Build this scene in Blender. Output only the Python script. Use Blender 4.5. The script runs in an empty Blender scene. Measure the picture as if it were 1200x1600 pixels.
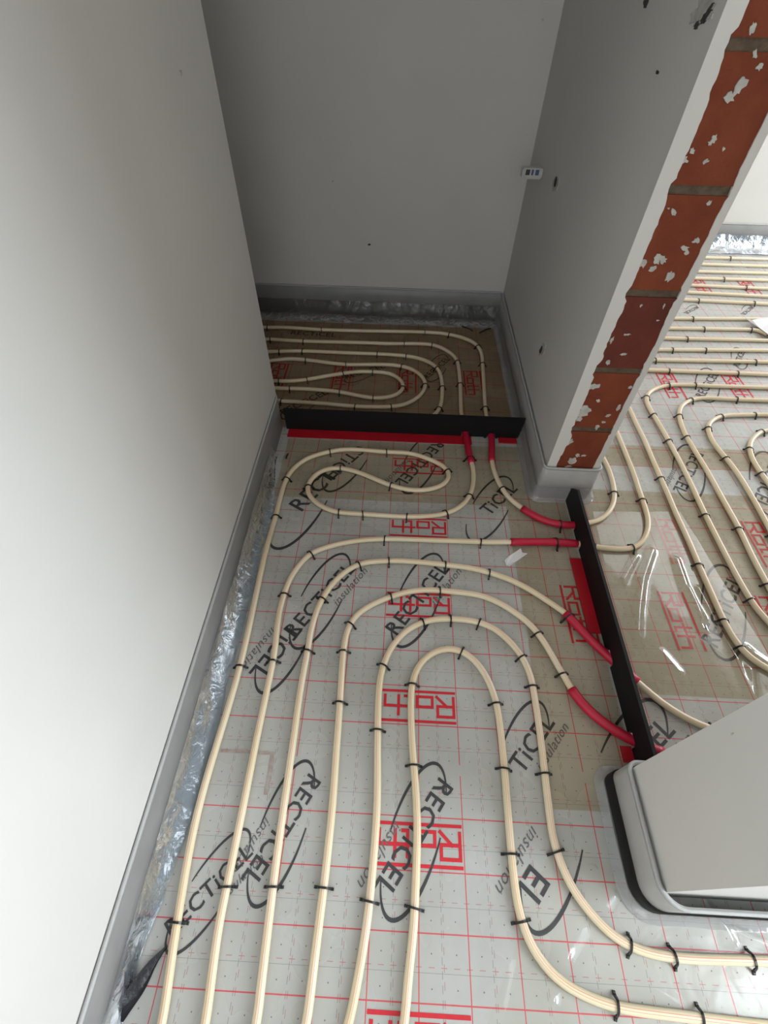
import bpy, bmesh, math, random
from mathutils import Vector, Matrix, noise
random.seed(7)
scene = bpy.context.scene
COL = scene.collection

# ------------------------------------------------------------------ camera
FPX = 741.67
CAM = Vector((-0.1912, -0.5700, 1.2849))
ROT = (Matrix.Rotation(0.02839, 3, 'Z') @ Matrix.Rotation(0.69894, 3, 'X') @ Matrix.Rotation(0.02309, 3, 'Z'))
cd = bpy.data.cameras.new('camera'); cam = bpy.data.objects.new('camera', cd); COL.objects.link(cam)
cam.matrix_world = Matrix.Translation(CAM) @ ROT.to_4x4()
cd.sensor_fit = 'VERTICAL'; cd.sensor_height = 32.0; cd.lens = FPX / 1600 * 32.0
cd.clip_start = 0.02; cd.clip_end = 60
scene.camera = cam

# ------------------------------------------------------------------ light
w = bpy.data.worlds.new('daylight'); scene.world = w; w.use_nodes = True
w.node_tree.nodes['Background'].inputs[0].default_value = (0.80, 0.90, 1.0, 1)
w.node_tree.nodes['Background'].inputs[1].default_value = 1.0

def area(name, loc, rot, sx, sy, power, col):
    l = bpy.data.lights.new(name, 'AREA'); l.shape = 'RECTANGLE'; l.size = sx; l.size_y = sy
    l.energy = power; l.color = col
    o = bpy.data.objects.new(name, l); COL.objects.link(o); o.location = loc; o.rotation_euler = rot
    return o
# daylight in the window right of the camera, and in the window of the room beyond the doorway
area('window_daylight_near', (1.68, -1.02, 1.45), (0, math.radians(90), 0), 1.7, 0.80, 38, (0.84, 0.93, 1.0))
area('window_daylight_room', (3.58, 2.10, 1.35), (0, math.radians(90), 0), 2.0, 1.5, 52, (0.90, 0.96, 1.0))
area('window_daylight_behind', (-0.05, -2.98, 1.55), (math.radians(90), 0, 0), 0.9, 1.5, 6.5, (0.95, 0.97, 1.0))
vs = scene.view_settings
vs.view_transform = 'Standard'; vs.look = 'None'; vs.gamma = 1.0; vs.use_curve_mapping = False
vs.exposure = 0.42

# ------------------------------------------------------------------ pixel -> place
def ray(x, y, ax=2, val=0.0):
    d = ROT @ Vector(((x - 600) / FPX, -(y - 800) / FPX, -1.0))
    t = (val - CAM[ax]) / d[ax]
    return CAM + d * t

# ------------------------------------------------------------------ materials
def newmat(name):
    m = bpy.data.materials.new(name); m.use_nodes = True
    nt = m.node_tree; b = nt.nodes['Principled BSDF']
    return m, nt, b
def simple(name, col, rough=0.5, spec=0.5, var=0.0, vscale=8.0, bump=0.0, bscale=60.0, col2=None):
    m, nt, b = newmat(name)
    b.inputs['Base Color'].default_value = (*col, 1); b.inputs['Roughness'].default_value = rough
    b.inputs['Specular IOR Level'].default_value = spec
    g = nt.nodes.new('ShaderNodeNewGeometry')
    if var or col2:
        n = nt.nodes.new('ShaderNodeTexNoise'); n.inputs['Scale'].default_value = vscale; n.inputs['Detail'].default_value = 5
        nt.links.new(g.outputs['Position'], n.inputs['Vector'])
        r = nt.nodes.new('ShaderNodeValToRGB'); r.color_ramp.elements[0].position = 0.3; r.color_ramp.elements[1].position = 0.7
        c2 = col2 or tuple(c * (1 - var) for c in col)
        r.color_ramp.elements[0].color = (*c2, 1); r.color_ramp.elements[1].color = (*col, 1)
        nt.links.new(n.outputs['Fac'], r.inputs['Fac']); nt.links.new(r.outputs['Color'], b.inputs['Base Color'])
    if bump:
        n2 = nt.nodes.new('ShaderNodeTexNoise'); n2.inputs['Scale'].default_value = bscale; n2.inputs['Detail'].default_value = 6
        nt.links.new(g.outputs['Position'], n2.inputs['Vector'])
        bp = nt.nodes.new('ShaderNodeBump'); bp.inputs['Strength'].default_value = bump; bp.inputs['Distance'].default_value = 0.01
        nt.links.new(n2.outputs['Fac'], bp.inputs['Height']); nt.links.new(bp.outputs['Normal'], b.inputs['Normal'])
    return m

M = {}
M['plaster'] = simple('plaster', (0.73, 0.71, 0.675), 0.85, 0.25, var=0.05, vscale=3.0, bump=0.05, bscale=25)
M['ceiling'] = simple('ceiling_paint', (0.78, 0.75, 0.71), 0.9, 0.2, var=0.03)
M['plaster_chip'] = simple('plaster_chip', (0.62, 0.60, 0.55), 0.9, 0.2, var=0.25, vscale=60, bump=0.3, bscale=200)
M['hole'] = simple('hole_dark', (0.10, 0.095, 0.085), 0.95, 0.1, var=0.4, vscale=120)
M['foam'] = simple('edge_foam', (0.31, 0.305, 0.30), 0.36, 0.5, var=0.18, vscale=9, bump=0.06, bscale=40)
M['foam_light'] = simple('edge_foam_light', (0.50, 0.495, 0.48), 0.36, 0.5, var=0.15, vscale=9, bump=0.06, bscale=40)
M['foam_top'] = simple('edge_foam_top', (0.50, 0.50, 0.49), 0.5, 0.4, var=0.1, vscale=30)
M['brick'] = simple('red_brick', (0.24, 0.055, 0.021), 0.75, 0.35, vscale=14, bump=0.25, bscale=120, col2=(0.18, 0.036, 0.014))
M['brick_dark'] = simple('red_brick_dark', (0.17, 0.036, 0.020), 0.75, 0.35, vscale=14, bump=0.25, bscale=120, col2=(0.12, 0.027, 0.016))
M['mortar'] = simple('mortar', (0.17, 0.125, 0.085), 0.95, 0.2, var=0.4, vscale=60, bump=0.4, bscale=150)
M['black'] = simple('black_plastic', (0.008, 0.008, 0.009), 0.55, 0.25)
M['clip'] = simple('clip_plastic', (0.012, 0.012, 0.013), 0.30, 0.5)
M['membrane'] = simple('black_membrane', (0.010, 0.011, 0.016), 0.35, 0.5, bump=0.4, bscale=60)
M['red_foot'] = simple('red_foot', (0.52, 0.010, 0.022), 0.45, 0.4, var=0.15, vscale=20)
M['red_sleeve'] = simple('red_sleeve', (0.58, 0.010, 0.045), 0.40, 0.5, var=0.12, vscale=40)
M['print_red'] = simple('print_red', (0.66, 0.025, 0.040), 0.45, 0.4, var=0.12, vscale=80)
M['print_red_faint'] = simple('print_red_faint', (0.70, 0.22, 0.20), 0.45, 0.4, var=0.2, vscale=60)
M['print_black'] = simple('print_black', (0.060, 0.058, 0.062), 0.45, 0.4, var=0.3, vscale=60)
M['print_grey'] = simple('print_grey', (0.16, 0.155, 0.16), 0.45, 0.4, var=0.2, vscale=80)
M['print_brown'] = simple('print_brown', (0.44, 0.40, 0.37), 0.5, 0.4, vscale=45, col2=(0.33, 0.23, 0.19))
M['white_tape'] = simple('white_tape', (0.78, 0.76, 0.76), 0.45, 0.4, var=0.06, vscale=60)
M['white_plastic'] = simple('white_plastic', (0.62, 0.62, 0.60), 0.4, 0.5, var=0.1, vscale=90)
M['blue_ink'] = simple('blue_ink', (0.10, 0.11, 0.24), 0.5, 0.4)
M['frame'] = simple('window_frame_paint', (0.8, 0.8, 0.8), 0.5, 0.5)

def mnode(nt, op, a, b=None, clamp=False):
    n = nt.nodes.new('ShaderNodeMath'); n.operation = op; n.use_clamp = clamp
    for i, v in enumerate((a, b)):
        if v is None: continue
        if isinstance(v, (int, float)): n.inputs[i].default_value = v
        else: nt.links.new(v, n.inputs[i])
    return n.outputs[0]

def pipe_material():
    m, nt, b = newmat('cream_pipe')
    b.inputs['Roughness'].default_value = 0.30; b.inputs['Specular IOR Level'].default_value = 0.5
    b.inputs['Subsurface Weight'].default_value = 0.0
    uv = nt.nodes.new('ShaderNodeUVMap'); uv.uv_map = 'UVMap'
    s = nt.nodes.new('ShaderNodeSeparateXYZ'); nt.links.new(uv.outputs[0], s.inputs[0])
    fac = None
    for u0, wd in ((0.205, 0.011), (0.285, 0.008)):
        d = mnode(nt, 'ABSOLUTE', mnode(nt, 'SUBTRACT', s.outputs[0], u0))
        l = mnode(nt, 'LESS_THAN', d, wd)
        fac = l if fac is None else mnode(nt, 'MAXIMUM', fac, l)
    n = nt.nodes.new('ShaderNodeTexNoise'); n.inputs['Scale'].default_value = 6.0
    g = nt.nodes.new('ShaderNodeNewGeometry'); nt.links.new(g.outputs['Position'], n.inputs['Vector'])
    r = nt.nodes.new('ShaderNodeValToRGB'); r.color_ramp.elements[0].position = .35; r.color_ramp.elements[1].position = .65
    r.color_ramp.elements[0].color = (0.82, 0.70, 0.46, 1); r.color_ramp.elements[1].color = (0.86, 0.745, 0.54, 1)
    nt.links.new(n.outputs['Fac'], r.inputs['Fac'])
    mx = nt.nodes.new('ShaderNodeMix'); mx.data_type = 'RGBA'
    nt.links.new(mnode(nt, 'MULTIPLY', fac, 0.75), mx.inputs[0]); nt.links.new(r.outputs['Color'], mx.inputs[6])
    mx.inputs[7].default_value = (0.80, 0.20, 0.16, 1)
    nt.links.new(mx.outputs[2], b.inputs['Base Color'])
    return m
M['pipe'] = pipe_material()

def floor_material():
    m, nt, b = newmat('printed_floor_film')
    b.inputs['Specular IOR Level'].default_value = 0.5
    g = nt.nodes.new('ShaderNodeNewGeometry')
    s = nt.nodes.new('ShaderNodeSeparateXYZ'); nt.links.new(g.outputs['Position'], s.inputs[0])
    X, Y = s.outputs[0], s.outputs[1]
    def dist(c, per, off):      # distance to nearest line of the family
        f = mnode(nt, 'FLOORED_MODULO', mnode(nt, 'ADD', c, per * .5 - off), per)
        return mnode(nt, 'ABSOLUTE', mnode(nt, 'SUBTRACT', f, per * .5))
    def line(c, per, off, hw): return mnode(nt, 'LESS_THAN', dist(c, per, off), hw)
    def AND(a, c): return mnode(nt, 'MULTIPLY', a, c)
    def OR(a, c): return mnode(nt, 'MAXIMUM', a, c)
    # small wobble of the hand laid film
    solid = OR(line(X, .1, 0, .0011), line(Y, .1, 0, .0012))
    gap = mnode(nt, 'GREATER_THAN', dist(Y, 1.0, -.3), .012)     # plain joint of the sheets
    solid = AND(solid, gap)
    dash = OR(AND(line(X, .1, .05, .0006), line(Y, .025, 0, .006)), AND(line(Y, .1, .05, .0006), line(X, .025, 0, .006)))
    dots = AND(line(X, .05, .025, .0011), line(Y, .05, .02, .0011))
    grey = line(Y, .1, .042, .0004)
    grey = OR(grey, AND(line(X, .1, .046, .0006), line(Y, .02, 0, .006)))
    n = nt.nodes.new('ShaderNodeTexNoise'); n.inputs['Scale'].default_value = 4.5; n.inputs['Detail'].default_value = 6
    nt.links.new(g.outputs['Position'], n.inputs['Vector'])
    r = nt.nodes.new('ShaderNodeValToRGB'); r.color_ramp.elements[0].position = .3; r.color_ramp.elements[1].position = .72
    r.color_ramp.elements[0].color = (0.43, 0.42, 0.39, 1); r.color_ramp.elements[1].color = (0.51, 0.50, 0.475, 1)
    nt.links.new(n.outputs['Fac'], r.inputs['Fac'])
    cur = r.outputs['Color']
    for mask, col, st in ((grey, (0.12, 0.12, 0.13), .55), (dots, (0.08, 0.06, 0.06), .8), (dash, (0.45, 0.08, 0.09), .65), (solid, (0.62, 0.03, 0.05), .85)):
        mx = nt.nodes.new('ShaderNodeMix'); mx.data_type = 'RGBA'
        nt.links.new(mnode(nt, 'MULTIPLY', mask, st), mx.inputs[0]); nt.links.new(cur, mx.inputs[6]); mx.inputs[7].default_value = (*col, 1)
        cur = mx.outputs[2]
    nt.links.new(cur, b.inputs['Base Color'])
    # film relief: broad soft waves and fine creases
    n2 = nt.nodes.new('ShaderNodeTexNoise'); n2.inputs['Scale'].default_value = 11; n2.inputs['Detail'].default_value = 3; n2.inputs['Distortion'].default_value = .6
    nt.links.new(g.outputs['Position'], n2.inputs['Vector'])
    bp = nt.nodes.new('ShaderNodeBump'); bp.inputs['Strength'].default_value = 0.22; bp.inputs['Distance'].default_value = 0.012
    nt.links.new(n2.outputs['Fac'], bp.inputs['Height']); nt.links.new(bp.outputs['Normal'], b.inputs['Normal'])
    n3 = nt.nodes.new('ShaderNodeTexNoise'); n3.inputs['Scale'].default_value = 7
    nt.links.new(g.outputs['Position'], n3.inputs['Vector'])
    rr = nt.nodes.new('ShaderNodeMapRange'); rr.inputs[1].default_value = .3; rr.inputs[2].default_value = .7; rr.inputs[3].default_value = .16; rr.inputs[4].default_value = .34
    nt.links.new(n3.outputs['Fac'], rr.inputs[0]); nt.links.new(rr.outputs[0], b.inputs['Roughness'])
    return m
M['floor'] = floor_material()

def film_material(name, tint, gloss=0.10, rough=0.10, haze=0.0, hazecol=(.6, .65, .7), bump=0.3, bscale=25, fres=1.0):
    m = bpy.data.materials.new(name); m.use_nodes = True; nt = m.node_tree; nt.nodes.clear()
    out = nt.nodes.new('ShaderNodeOutputMaterial')
    tr = nt.nodes.new('ShaderNodeBsdfTransparent'); tr.inputs[0].default_value = (*tint, 1)
    gl = nt.nodes.new('ShaderNodeBsdfGlossy'); gl.inputs['Roughness'].default_value = rough; gl.inputs[0].default_value = (.95, .97, 1, 1)
    df = nt.nodes.new('ShaderNodeBsdfDiffuse'); df.inputs[0].default_value = (*hazecol, 1)
    lw = nt.nodes.new('ShaderNodeFresnel'); lw.inputs[0].default_value = 1.5
    g = nt.nodes.new('ShaderNodeNewGeometry')
    n = nt.nodes.new('ShaderNodeTexNoise'); n.inputs['Scale'].default_value = bscale; n.inputs['Detail'].default_value = 4; n.inputs['Distortion'].default_value = 1.2
    nt.links.new(g.outputs['Position'], n.inputs['Vector'])
    bp = nt.nodes.new('ShaderNodeBump'); bp.inputs['Strength'].default_value = bump; bp.inputs['Distance'].default_value = .01
    nt.links.new(n.outputs['Fac'], bp.inputs['Height'])
    for nd in (gl, lw, df): nt.links.new(bp.outputs['Normal'], nd.inputs['Normal'])
    m1 = nt.nodes.new('ShaderNodeMixShader'); m1.inputs[0].default_value = haze
    nt.links.new(tr.outputs[0], m1.inputs[1]); nt.links.new(df.outputs[0], m1.inputs[2])
    m2 = nt.nodes.new('ShaderNodeMixShader')
    nt.links.new(mnode(nt, 'ADD', mnode(nt, 'MULTIPLY', lw.outputs[0], fres), gloss, clamp=True), m2.inputs[0])
    nt.links.new(m1.outputs[0], m2.inputs[1]); nt.links.new(gl.outputs[0], m2.inputs[2])
    nt.links.new(m2.outputs[0], out.inputs[0])
    return m
M['film_clear'] = film_material('clear_film', (.975, .97, .95), 0.0, .06, 0.0, (.8, .8, .8), 0.06, 9, .17)
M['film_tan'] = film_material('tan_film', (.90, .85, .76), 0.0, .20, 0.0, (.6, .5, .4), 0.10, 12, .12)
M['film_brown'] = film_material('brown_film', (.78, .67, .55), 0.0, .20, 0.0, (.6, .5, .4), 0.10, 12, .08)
M['film_skirt'] = film_material('skirt_film', (.70, .76, .82), 0.02, .12, .38, (.42, .48, .54), 0.55, 24, .75)
M['film_dark'] = film_material('dark_skirt_film', (.62, .60, .57), 0.01, .10, .12, (.40, .39, .37), 0.7, 24, .8)
M['film_wrap'] = film_material('wrap_film', (.92, .93, .94), 0.03, .12, .30, (.72, .72, .72), 0.3, 20, .6)

# ------------------------------------------------------------------ mesh helpers
def obj(name, bm, mat, parent=None, smooth=False):
    me = bpy.data.meshes.new(name); bm.to_mesh(me); bm.free()
    if mat: me.materials.append(M[mat] if isinstance(mat, str) else mat)
    if smooth:
        for p in me.polygons: p.use_smooth = True
    o = bpy.data.objects.new(name, me); COL.objects.link(o)
    if parent: o.parent = parent; o.matrix_parent_inverse = parent.matrix_world.inverted()
    return o
def empty(name, loc):
    o = bpy.data.objects.new(name, None); COL.objects.link(o); o.location = loc; o.empty_display_size = .05
    o.matrix_world = Matrix.Translation(loc)
    return o
def tag(o, label, cat, group=None):
    o['label'] = label; o['category'] = cat
    if group: o['group'] = group
    return o
def struct(o): o['kind'] = 'structure'; return o
def box(bm, x0, x1, y0, y1, z0, z1):
    v = [bm.verts.new((x, y, z)) for z in (z0, z1) for y in (y0, y1) for x in (x0, x1)]
    for f in ((0, 2, 3, 1), (4, 5, 7, 6), (0, 1, 5, 4), (2, 6, 7, 3), (0, 4, 6, 2), (1, 3, 7, 5)): bm.faces.new([v[i] for i in f])
    return v
def prism(bm, pts, a0, a1, axis):
    """extrude a polygon given in the two other axes along axis"""
    def P(p, a):
        if axis == 2: return (p[0], p[1], a)
        if axis == 1: return (p[0], a, p[1])
        return (a, p[0], p[1])
    A = [bm.verts.new(P(p, a0)) for p in pts]; B = [bm.verts.new(P(p, a1)) for p in pts]
    n = len(pts); bm.faces.new(A); bm.faces.new(B[::-1])
    for i in range(n): bm.faces.new((A[i], B[i], B[(i + 1) % n], A[(i + 1) % n]))
    bmesh.ops.recalc_face_normals(bm, faces=bm.faces)
def catmull(pts, step):
    P = [pts[0] * 2 - pts[1]] + list(pts) + [pts[-1] * 2 - pts[-2]]
    out = []
    for i in range(1, len(P) - 2):
        p0, p1, p2, p3 = P[i - 1:i + 3]
        n = max(2, int((p2 - p1).length / step))
        for k in range(n):
            t = k / n
            out.append(0.5 * ((2 * p1) + (p2 - p0) * t + (2 * p0 - 5 * p1 + 4 * p2 - p3) * t * t + (3 * p1 - p0 - 3 * p2 + p3) * t ** 3))
    out.append(P[-2].copy())
    return out
def smooth_path(pts, it):
    for _ in range(it):
        q = [p.copy() for p in pts]
        for i in range(1, len(pts) - 1): q[i] = pts[i] * .5 + (pts[i - 1] + pts[i + 1]) * .25
        pts = q
    return pts
def resample(pts, step):
    L = [0]
    for a, c in zip(pts, pts[1:]): L.append(L[-1] + (c - a).length)
    n = max(2, int(L[-1] / step)); out = []; j = 0
    for k in range(n + 1):
        s = L[-1] * k / n
        while j < len(L) - 2 and L[j + 1] < s: j += 1
        t = (s - L[j]) / max(1e-9, L[j + 1] - L[j]); out.append(pts[j].lerp(pts[j + 1], min(1, t)))
    return out
def tube(bm, path, r, seg=12, uvl=None, cap=True):
    up = Vector((0, 0, 1)); rings = []; s = 0
    for i, p in enumerate(path):
        t = (path[min(i + 1, len(path) - 1)] - path[max(i - 1, 0)]).normalized()
        sd = up.cross(t)
        if sd.length < 1e-4: sd = Vector((1, 0, 0))
        sd.normalize(); u2 = t.cross(sd)
        if i: s += (p - path[i - 1]).length
        rings.append(([bm.verts.new(p + (sd * math.cos(a) + u2 * math.sin(a)) * r) for a in [2 * math.pi * k / seg for k in range(seg)]], s))
    for (A, sa), (B, sb) in zip(rings, rings[1:]):
        for k in range(seg):
            f = bm.faces.new((A[k], A[(k + 1) % seg], B[(k + 1) % seg], B[k]))
            if uvl:
                for lp, uvv in zip(f.loops, ((k / seg, sa), ((k + 1) / seg, sa), ((k + 1) / seg, sb), (k / seg, sb))): lp[uvl].uv = uvv
    if cap: bm.faces.new(rings[0][0][::-1]); bm.faces.new(rings[-1][0])

# ------------------------------------------------------------------ setting
H = 2.60
XL = -0.668; YC = 0.957; YB = 1.90
XR0, XR1, YE = 0.330, 0.506, 0.622
PX, PY0, PY1 = 0.356, -0.518, -0.306
YF = 3.0
def boxes(name, L, mat, parent=None):
    bm = bmesh.new()
    for b_ in L: box(bm, *b_)
    return obj(name, bm, mat, parent)
fl = struct(boxes('floor', [(-2.3, 3.7, -3.1, 3.1, -0.06, 0.0)], 'floor'))
struct(boxes('ceiling', [(-2.3, 3.7, -3.1, 3.1, H, H + .1)], 'ceiling'))
struct(boxes('wall_left', [(-2.2, XL, -3.0, YC, 0, H)], 'plaster'))
struct(boxes('wall_back', [(-2.3, XR0, YB, YB + .14, 0, H)], 'plaster'))
struct(boxes('wall_alcove_end', [(-2.3, -2.2, -3.0, YB, 0, H)], 'plaster'))
struct(boxes('wall_behind', [(-2.2, -.52, -3.1, -3.0, 0, H), (.42, 1.8, -3.1, -3.0, 0, H), (-.52, .42, -3.1, -3.0, 0, .75), (-.52, .42, -3.1, -3.0, 2.35, H)], 'plaster'))
struct(boxes('window_3', [(-.52, -.47, -3.06, -3.02, .75, 2.35), (.37, .42, -3.06, -3.02, .75, 2.35), (-.47, .37, -3.06, -3.02, .75, .80), (-.47, .37, -3.06, -3.02, 2.30, 2.35)], 'frame'))
struct(boxes('wall_far', [(XR1, 3.7, YF, YF + .1, 0, H)], 'plaster'))
pier = struct(boxes('wall_pier', [(PX, 3.6, PY0, PY1, 0, H)], 'plaster'))
# near window wall and far-room window wall (y .15..2.45, z .3..2.4)
def window_wall(name, x0, x1, ya, yb, y0, y1, z0, z1):
    wl = struct(boxes(name, [(x0, x1, ya, y0, 0, H), (x0, x1, y1, yb, 0, H), (x0, x1, y0, y1, 0, z0), (x0, x1, y0, y1, z1, H)], 'plaster'))
    return wl
window_wall('wall_near_right', 1.7, 1.8, -3.0, PY0, -1.44, -0.60, .55, 2.35)
window_wall('wall_room_right', 3.6, 3.7, PY1, YF, 1.30, 2.88, .30, 2.40)
for k, (x, y0, y1, z0, z1) in enumerate(((1.74, -1.44, -.60, .55, 2.35), (3.64, 1.30, 2.88, .3, 2.4))):
    t = .05
    struct(boxes('window_%d' % (k + 1), [(x, x + .04, y0, y0 + t, z0, z1), (x, x + .04, y1 - t, y1, z0, z1), (x, x + .04, y0 + t, y1 - t, z0, z0 + t), (x, x + .04, y0 + t, y1 - t, z1 - t, z1)], 'frame'))

# partition with the bare brick end
wr = struct(boxes('wall_right', [(XR0, XR1, YE + .012, YF, 0, H)], 'plaster'))
boxes('mortar_bed', [(XR0 + .012, XR1 - .010, YE + .0055, YE + .012, 0, H)], 'mortar', wr)
BX0, BX1 = XR0 + .022, XR1 - .012
zs = [0.095, 0.313, 0.527, 0.745, 0.964, 1.184, 1.402, 1.620, 1.838, 2.056, 2.274, 2.492]
def brick(z0, z1, k):
    bm = bmesh.new(); n = 6
    # slightly uneven brick face, bevelled by its own edge jitter
    L = [(BX0 + random.uniform(-.002, .002), z0 + (z1 - z0) * i / n) for i in range(n + 1)]
    R = [(BX1 + random.uniform(-.002, .002), z0 + (z1 - z0) * i / n) for i in range(n, -1, -1)]
    prism(bm, L + R, YE + .002 + random.uniform(-.001, .001), YE + .0058, 1)
    return obj('brick', bm, 'brick_dark' if k in (2,) else 'brick', wr)
for k, (a, c) in enumerate(zip(zs, zs[1:] + [2.61])):
    brick(a + .009, min(H, c - .009), k)
# plaster returns with ragged inner edge, proud of the brick
def ragged(x_out, x_in, amp, seed):
    bm = bmesh.new(); rnd = random.Random(seed); n = 260
    pts = []
    for i in range(n + 1):
        z = 0.10 + (H - .10) * i / n
        v = noise.noise((seed, z * 9, 0)) * amp * 1.1 + noise.noise((seed, z * 45, 3)) * amp * .55 + rnd.uniform(-1, 1) * amp * .18
        near_joint = min(abs(z - q) for q in zs)
        if near_joint < .016: v -= amp * .9
        pts.append((x_in + v * (1 if x_in > x_out else -1), z))
    poly = [(x_out, .10)] + pts + [(x_out, H)]
    V0 = []; V1 = []
    for i in range(n + 1):
        z = pts[i][1]
        V0.append([bm.verts.new((x_out, YE, z)), bm.verts.new((pts[i][0], YE, z))])
        V1.append([bm.verts.new((x_out, YE + .0125, z)), bm.verts.new((pts[i][0], YE + .0125, z))])
    for i in range(n):
        bm.faces.new((V0[i][0], V0[i][1], V0[i + 1][1], V0[i + 1][0]))
        bm.faces.new((V0[i][1], V1[i][1], V1[i + 1][1], V0[i + 1][1]))
        bm.faces.new((V0[i][0], V0[i + 1][0], V1[i + 1][0], V1[i][0]))
    bmesh.ops.recalc_face_normals(bm, faces=bm.faces)
    return obj('plaster_edge', bm, 'plaster', wr)
ragged(XR0, XR0 + .036, .006, 11)
ragged(XR1, XR1 - .019, .0035, 23)
# plaster splashes on the bricks: centre px, size px (along, across), angle in the picture
def splash(px, py, ln, wd, ang, seed):
    rnd = random.Random(seed); n = 14; pts = []
    ca, sa = math.cos(math.radians(ang)), math.sin(math.radians(ang))
    for i in range(n):
        a = 2 * math.pi * i / n; r = .95 + rnd.uniform(-.40, .30)
        ex, ey = ln * .5 * math.cos(a) * r, wd * .5 * math.sin(a) * r
        q = ray(px + ex * ca - ey * sa, py - (ex * sa + ey * ca), 1, YE)
        pts.append((min(max(q.x, BX0 - .004), BX1 + .004), q.z))
    bm = bmesh.new(); prism(bm, pts, YE + .0002 + (seed - 100) * 2.5e-5, YE + .0035, 1)
    return obj('plaster_splash', bm, 'plaster_chip', wr)
SPL = [(1157, 135, 42, 13, 58), (1140, 153, 24, 14, 35), (1176, 45, 24, 9, 70), (1180, 85, 15, 8, 72), (1187, 105, 14, 9, 45),
       (1116, 218, 16, 8, 60), (1110, 224, 8, 6, 60), (1131, 233, 7, 4, 60), (1102, 253, 13, 6, 30), (1082, 236, 10, 8, 90), (1068, 250, 14, 14, 40),
       (1108, 318, 12, 6, 40), (1053, 332, 14, 7, 100), (1045, 326, 4, 3, 0), (1089, 376, 15, 8, 30), (1071, 388, 12, 9, 10), (1073, 395, 10, 7, 70),
       (1028, 404, 22, 14, 60), (1020, 420, 14, 8, 40), (1036, 406, 12, 12, 10), (1005, 412, 14, 12, 90), (1047, 432, 20, 10, 55),
       (1002, 478, 6, 3, 50), (1038, 478, 12, 3, 65), (956, 532, 12, 5, 55), (974, 554, 11, 4, 10), (950, 567, 10, 7, 60), (980, 523, 12, 3, 5), (1028, 501, 5, 3, 0),
       (928, 605, 22, 8, 15), (913, 643, 24, 16, 20), (905, 655, 12, 8, 40), (935, 627, 6, 5, 0), (967, 637, 12, 5, 50), (985, 606, 8, 4, 20), (950, 650, 10, 4, 20),
       (933, 668, 9, 6, 50), (889, 692, 20, 7, 25), (894, 720, 18, 9, 15), (903, 712, 8, 5, 10), (912, 712, 10, 3, 5), (888, 729, 12, 3, 5), (921, 693, 4, 3, 0), (943, 660, 6, 4, 0)]
for i, s_ in enumerate(SPL): splash(*s_, 100 + i)

# wall marks
def blob(name, px, py, ax, val, ln, wd, ang, mat, parent, seed, t0, t1, jag=.25, n=16):
    rnd = random.Random(seed); pts = []; ca, sa = math.cos(math.radians(ang)), math.sin(math.radians(ang))
    for i in range(n):
        a = 2 * math.pi * i / n; r = 1 + rnd.uniform(-jag, jag)
        ex, ey = ln * .5 * math.cos(a) * r, wd * .5 * math.sin(a) * r
        q = ray(px + ex * ca - ey * sa, py - (ex * sa + ey * ca), ax, val)
        pts.append((q.y, q.z) if ax == 0 else (q.x, q.z))
    bm = bmesh.new(); prism(bm, pts, t0, t1, ax)
    return obj(name, bm, mat, parent)
X0 = XR0
blob('plaster_chip', 848, 546, 0, X0, 20, 8, 70, 'plaster_chip', wr, 1, X0 - .002, X0 + .002)
blob('drill_hole', 846, 547, 0, X0, 11, 4, 75, 'hole', wr, 2, X0 - .0026, X0 + .002)
blob('plaster_chip', 869, 287, 0, X0, 26, 9, 78, 'plaster_chip', wr, 3, X0 - .003, X0 + .002, .1)
blob('slot', 869.5, 284, 0, X0, 17, 4, 80, 'hole', wr, 4, X0 - .0036, X0 + .002, .1)
blob('plaster_chip', 1100, 18, 0, X0, 60, 26, 62, 'plaster_chip', wr, 5, X0 - .002, X0 + .002, .3, 26)
blob('chipped_groove', 1106, 22, 0, X0, 34, 7, 58, 'hole', wr, 6, X0 - .0026, X0 + .002, .4, 18)
blob('chipped_groove', 1090, 40, 0, X0, 16, 6, 70, 'hole', wr, 16, X0 - .0026, X0 + .002, .4, 18)
blob('drill_hole', 1010, 3, 0, X0, 22, 7, 80, 'hole', wr, 7, X0 - .0022, X0 + .002)
blob('drill_hole', 1028, 113, 0, X0, 6, 4, 80, 'hole', wr, 8, X0 - .0022, X0 + .002)
wbk = bpy.data.objects['wall_back']
blob('nail_hole', 577, 382, 1, YB, 5, 3, 10, 'hole', wbk, 9, YB - .002, YB + .002)
blob('nail_hole', 848, 31, 1, YB, 4, 4, 0, 'plaster_chip', wbk, 10, YB - .002, YB + .002)
blob('nail_hole', 520, 283, 1, YB, 3, 3, 0, 'plaster_chip', wbk, 12, YB - .002, YB + .002)
wlf = bpy.data.objects['wall_left']
blob('scuff', 282, 114, 0, XL, 10, 4, 100, 'plaster_chip', wlf, 13, XL - .002, XL + .0012)
blob('scuff', 1145, 1147, 0, PX, 4, 4, 0, 'plaster_chip', pier, 14, PX - .0012, PX + .002)
# small white terminal block fixed to the partition
yb_ = 1.66; pc = ray(848, 270, 1, yb_); zc = pc.z
tb = empty('terminal_block', (X0, yb_, zc - .025))
bm = bmesh.new(); box(bm, X0 - .078, X0 - .0002, yb_ - .02, yb_ + .02, zc - .018, zc + .018); bmesh.ops.bevel(bm, geom=bm.edges[:], offset=.004, segments=2, affect='EDGES'); obj('housing', bm, 'white_plastic', tb)
for xx, ww, mt in ((-.058, .016, 'hole'), (-.040, .008, 'blue_ink'), (-.022, .014, 'blue_ink')):
    bm = bmesh.new(); box(bm, X0 + xx - ww / 2, X0 + xx + ww / 2, yb_ - .0206, yb_ - .0195, zc - .004, zc + .014); obj('marking', bm, mt, tb)
tag(tb, 'small white plastic terminal block with blue marks high on the right plaster wall', 'terminal block')

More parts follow.
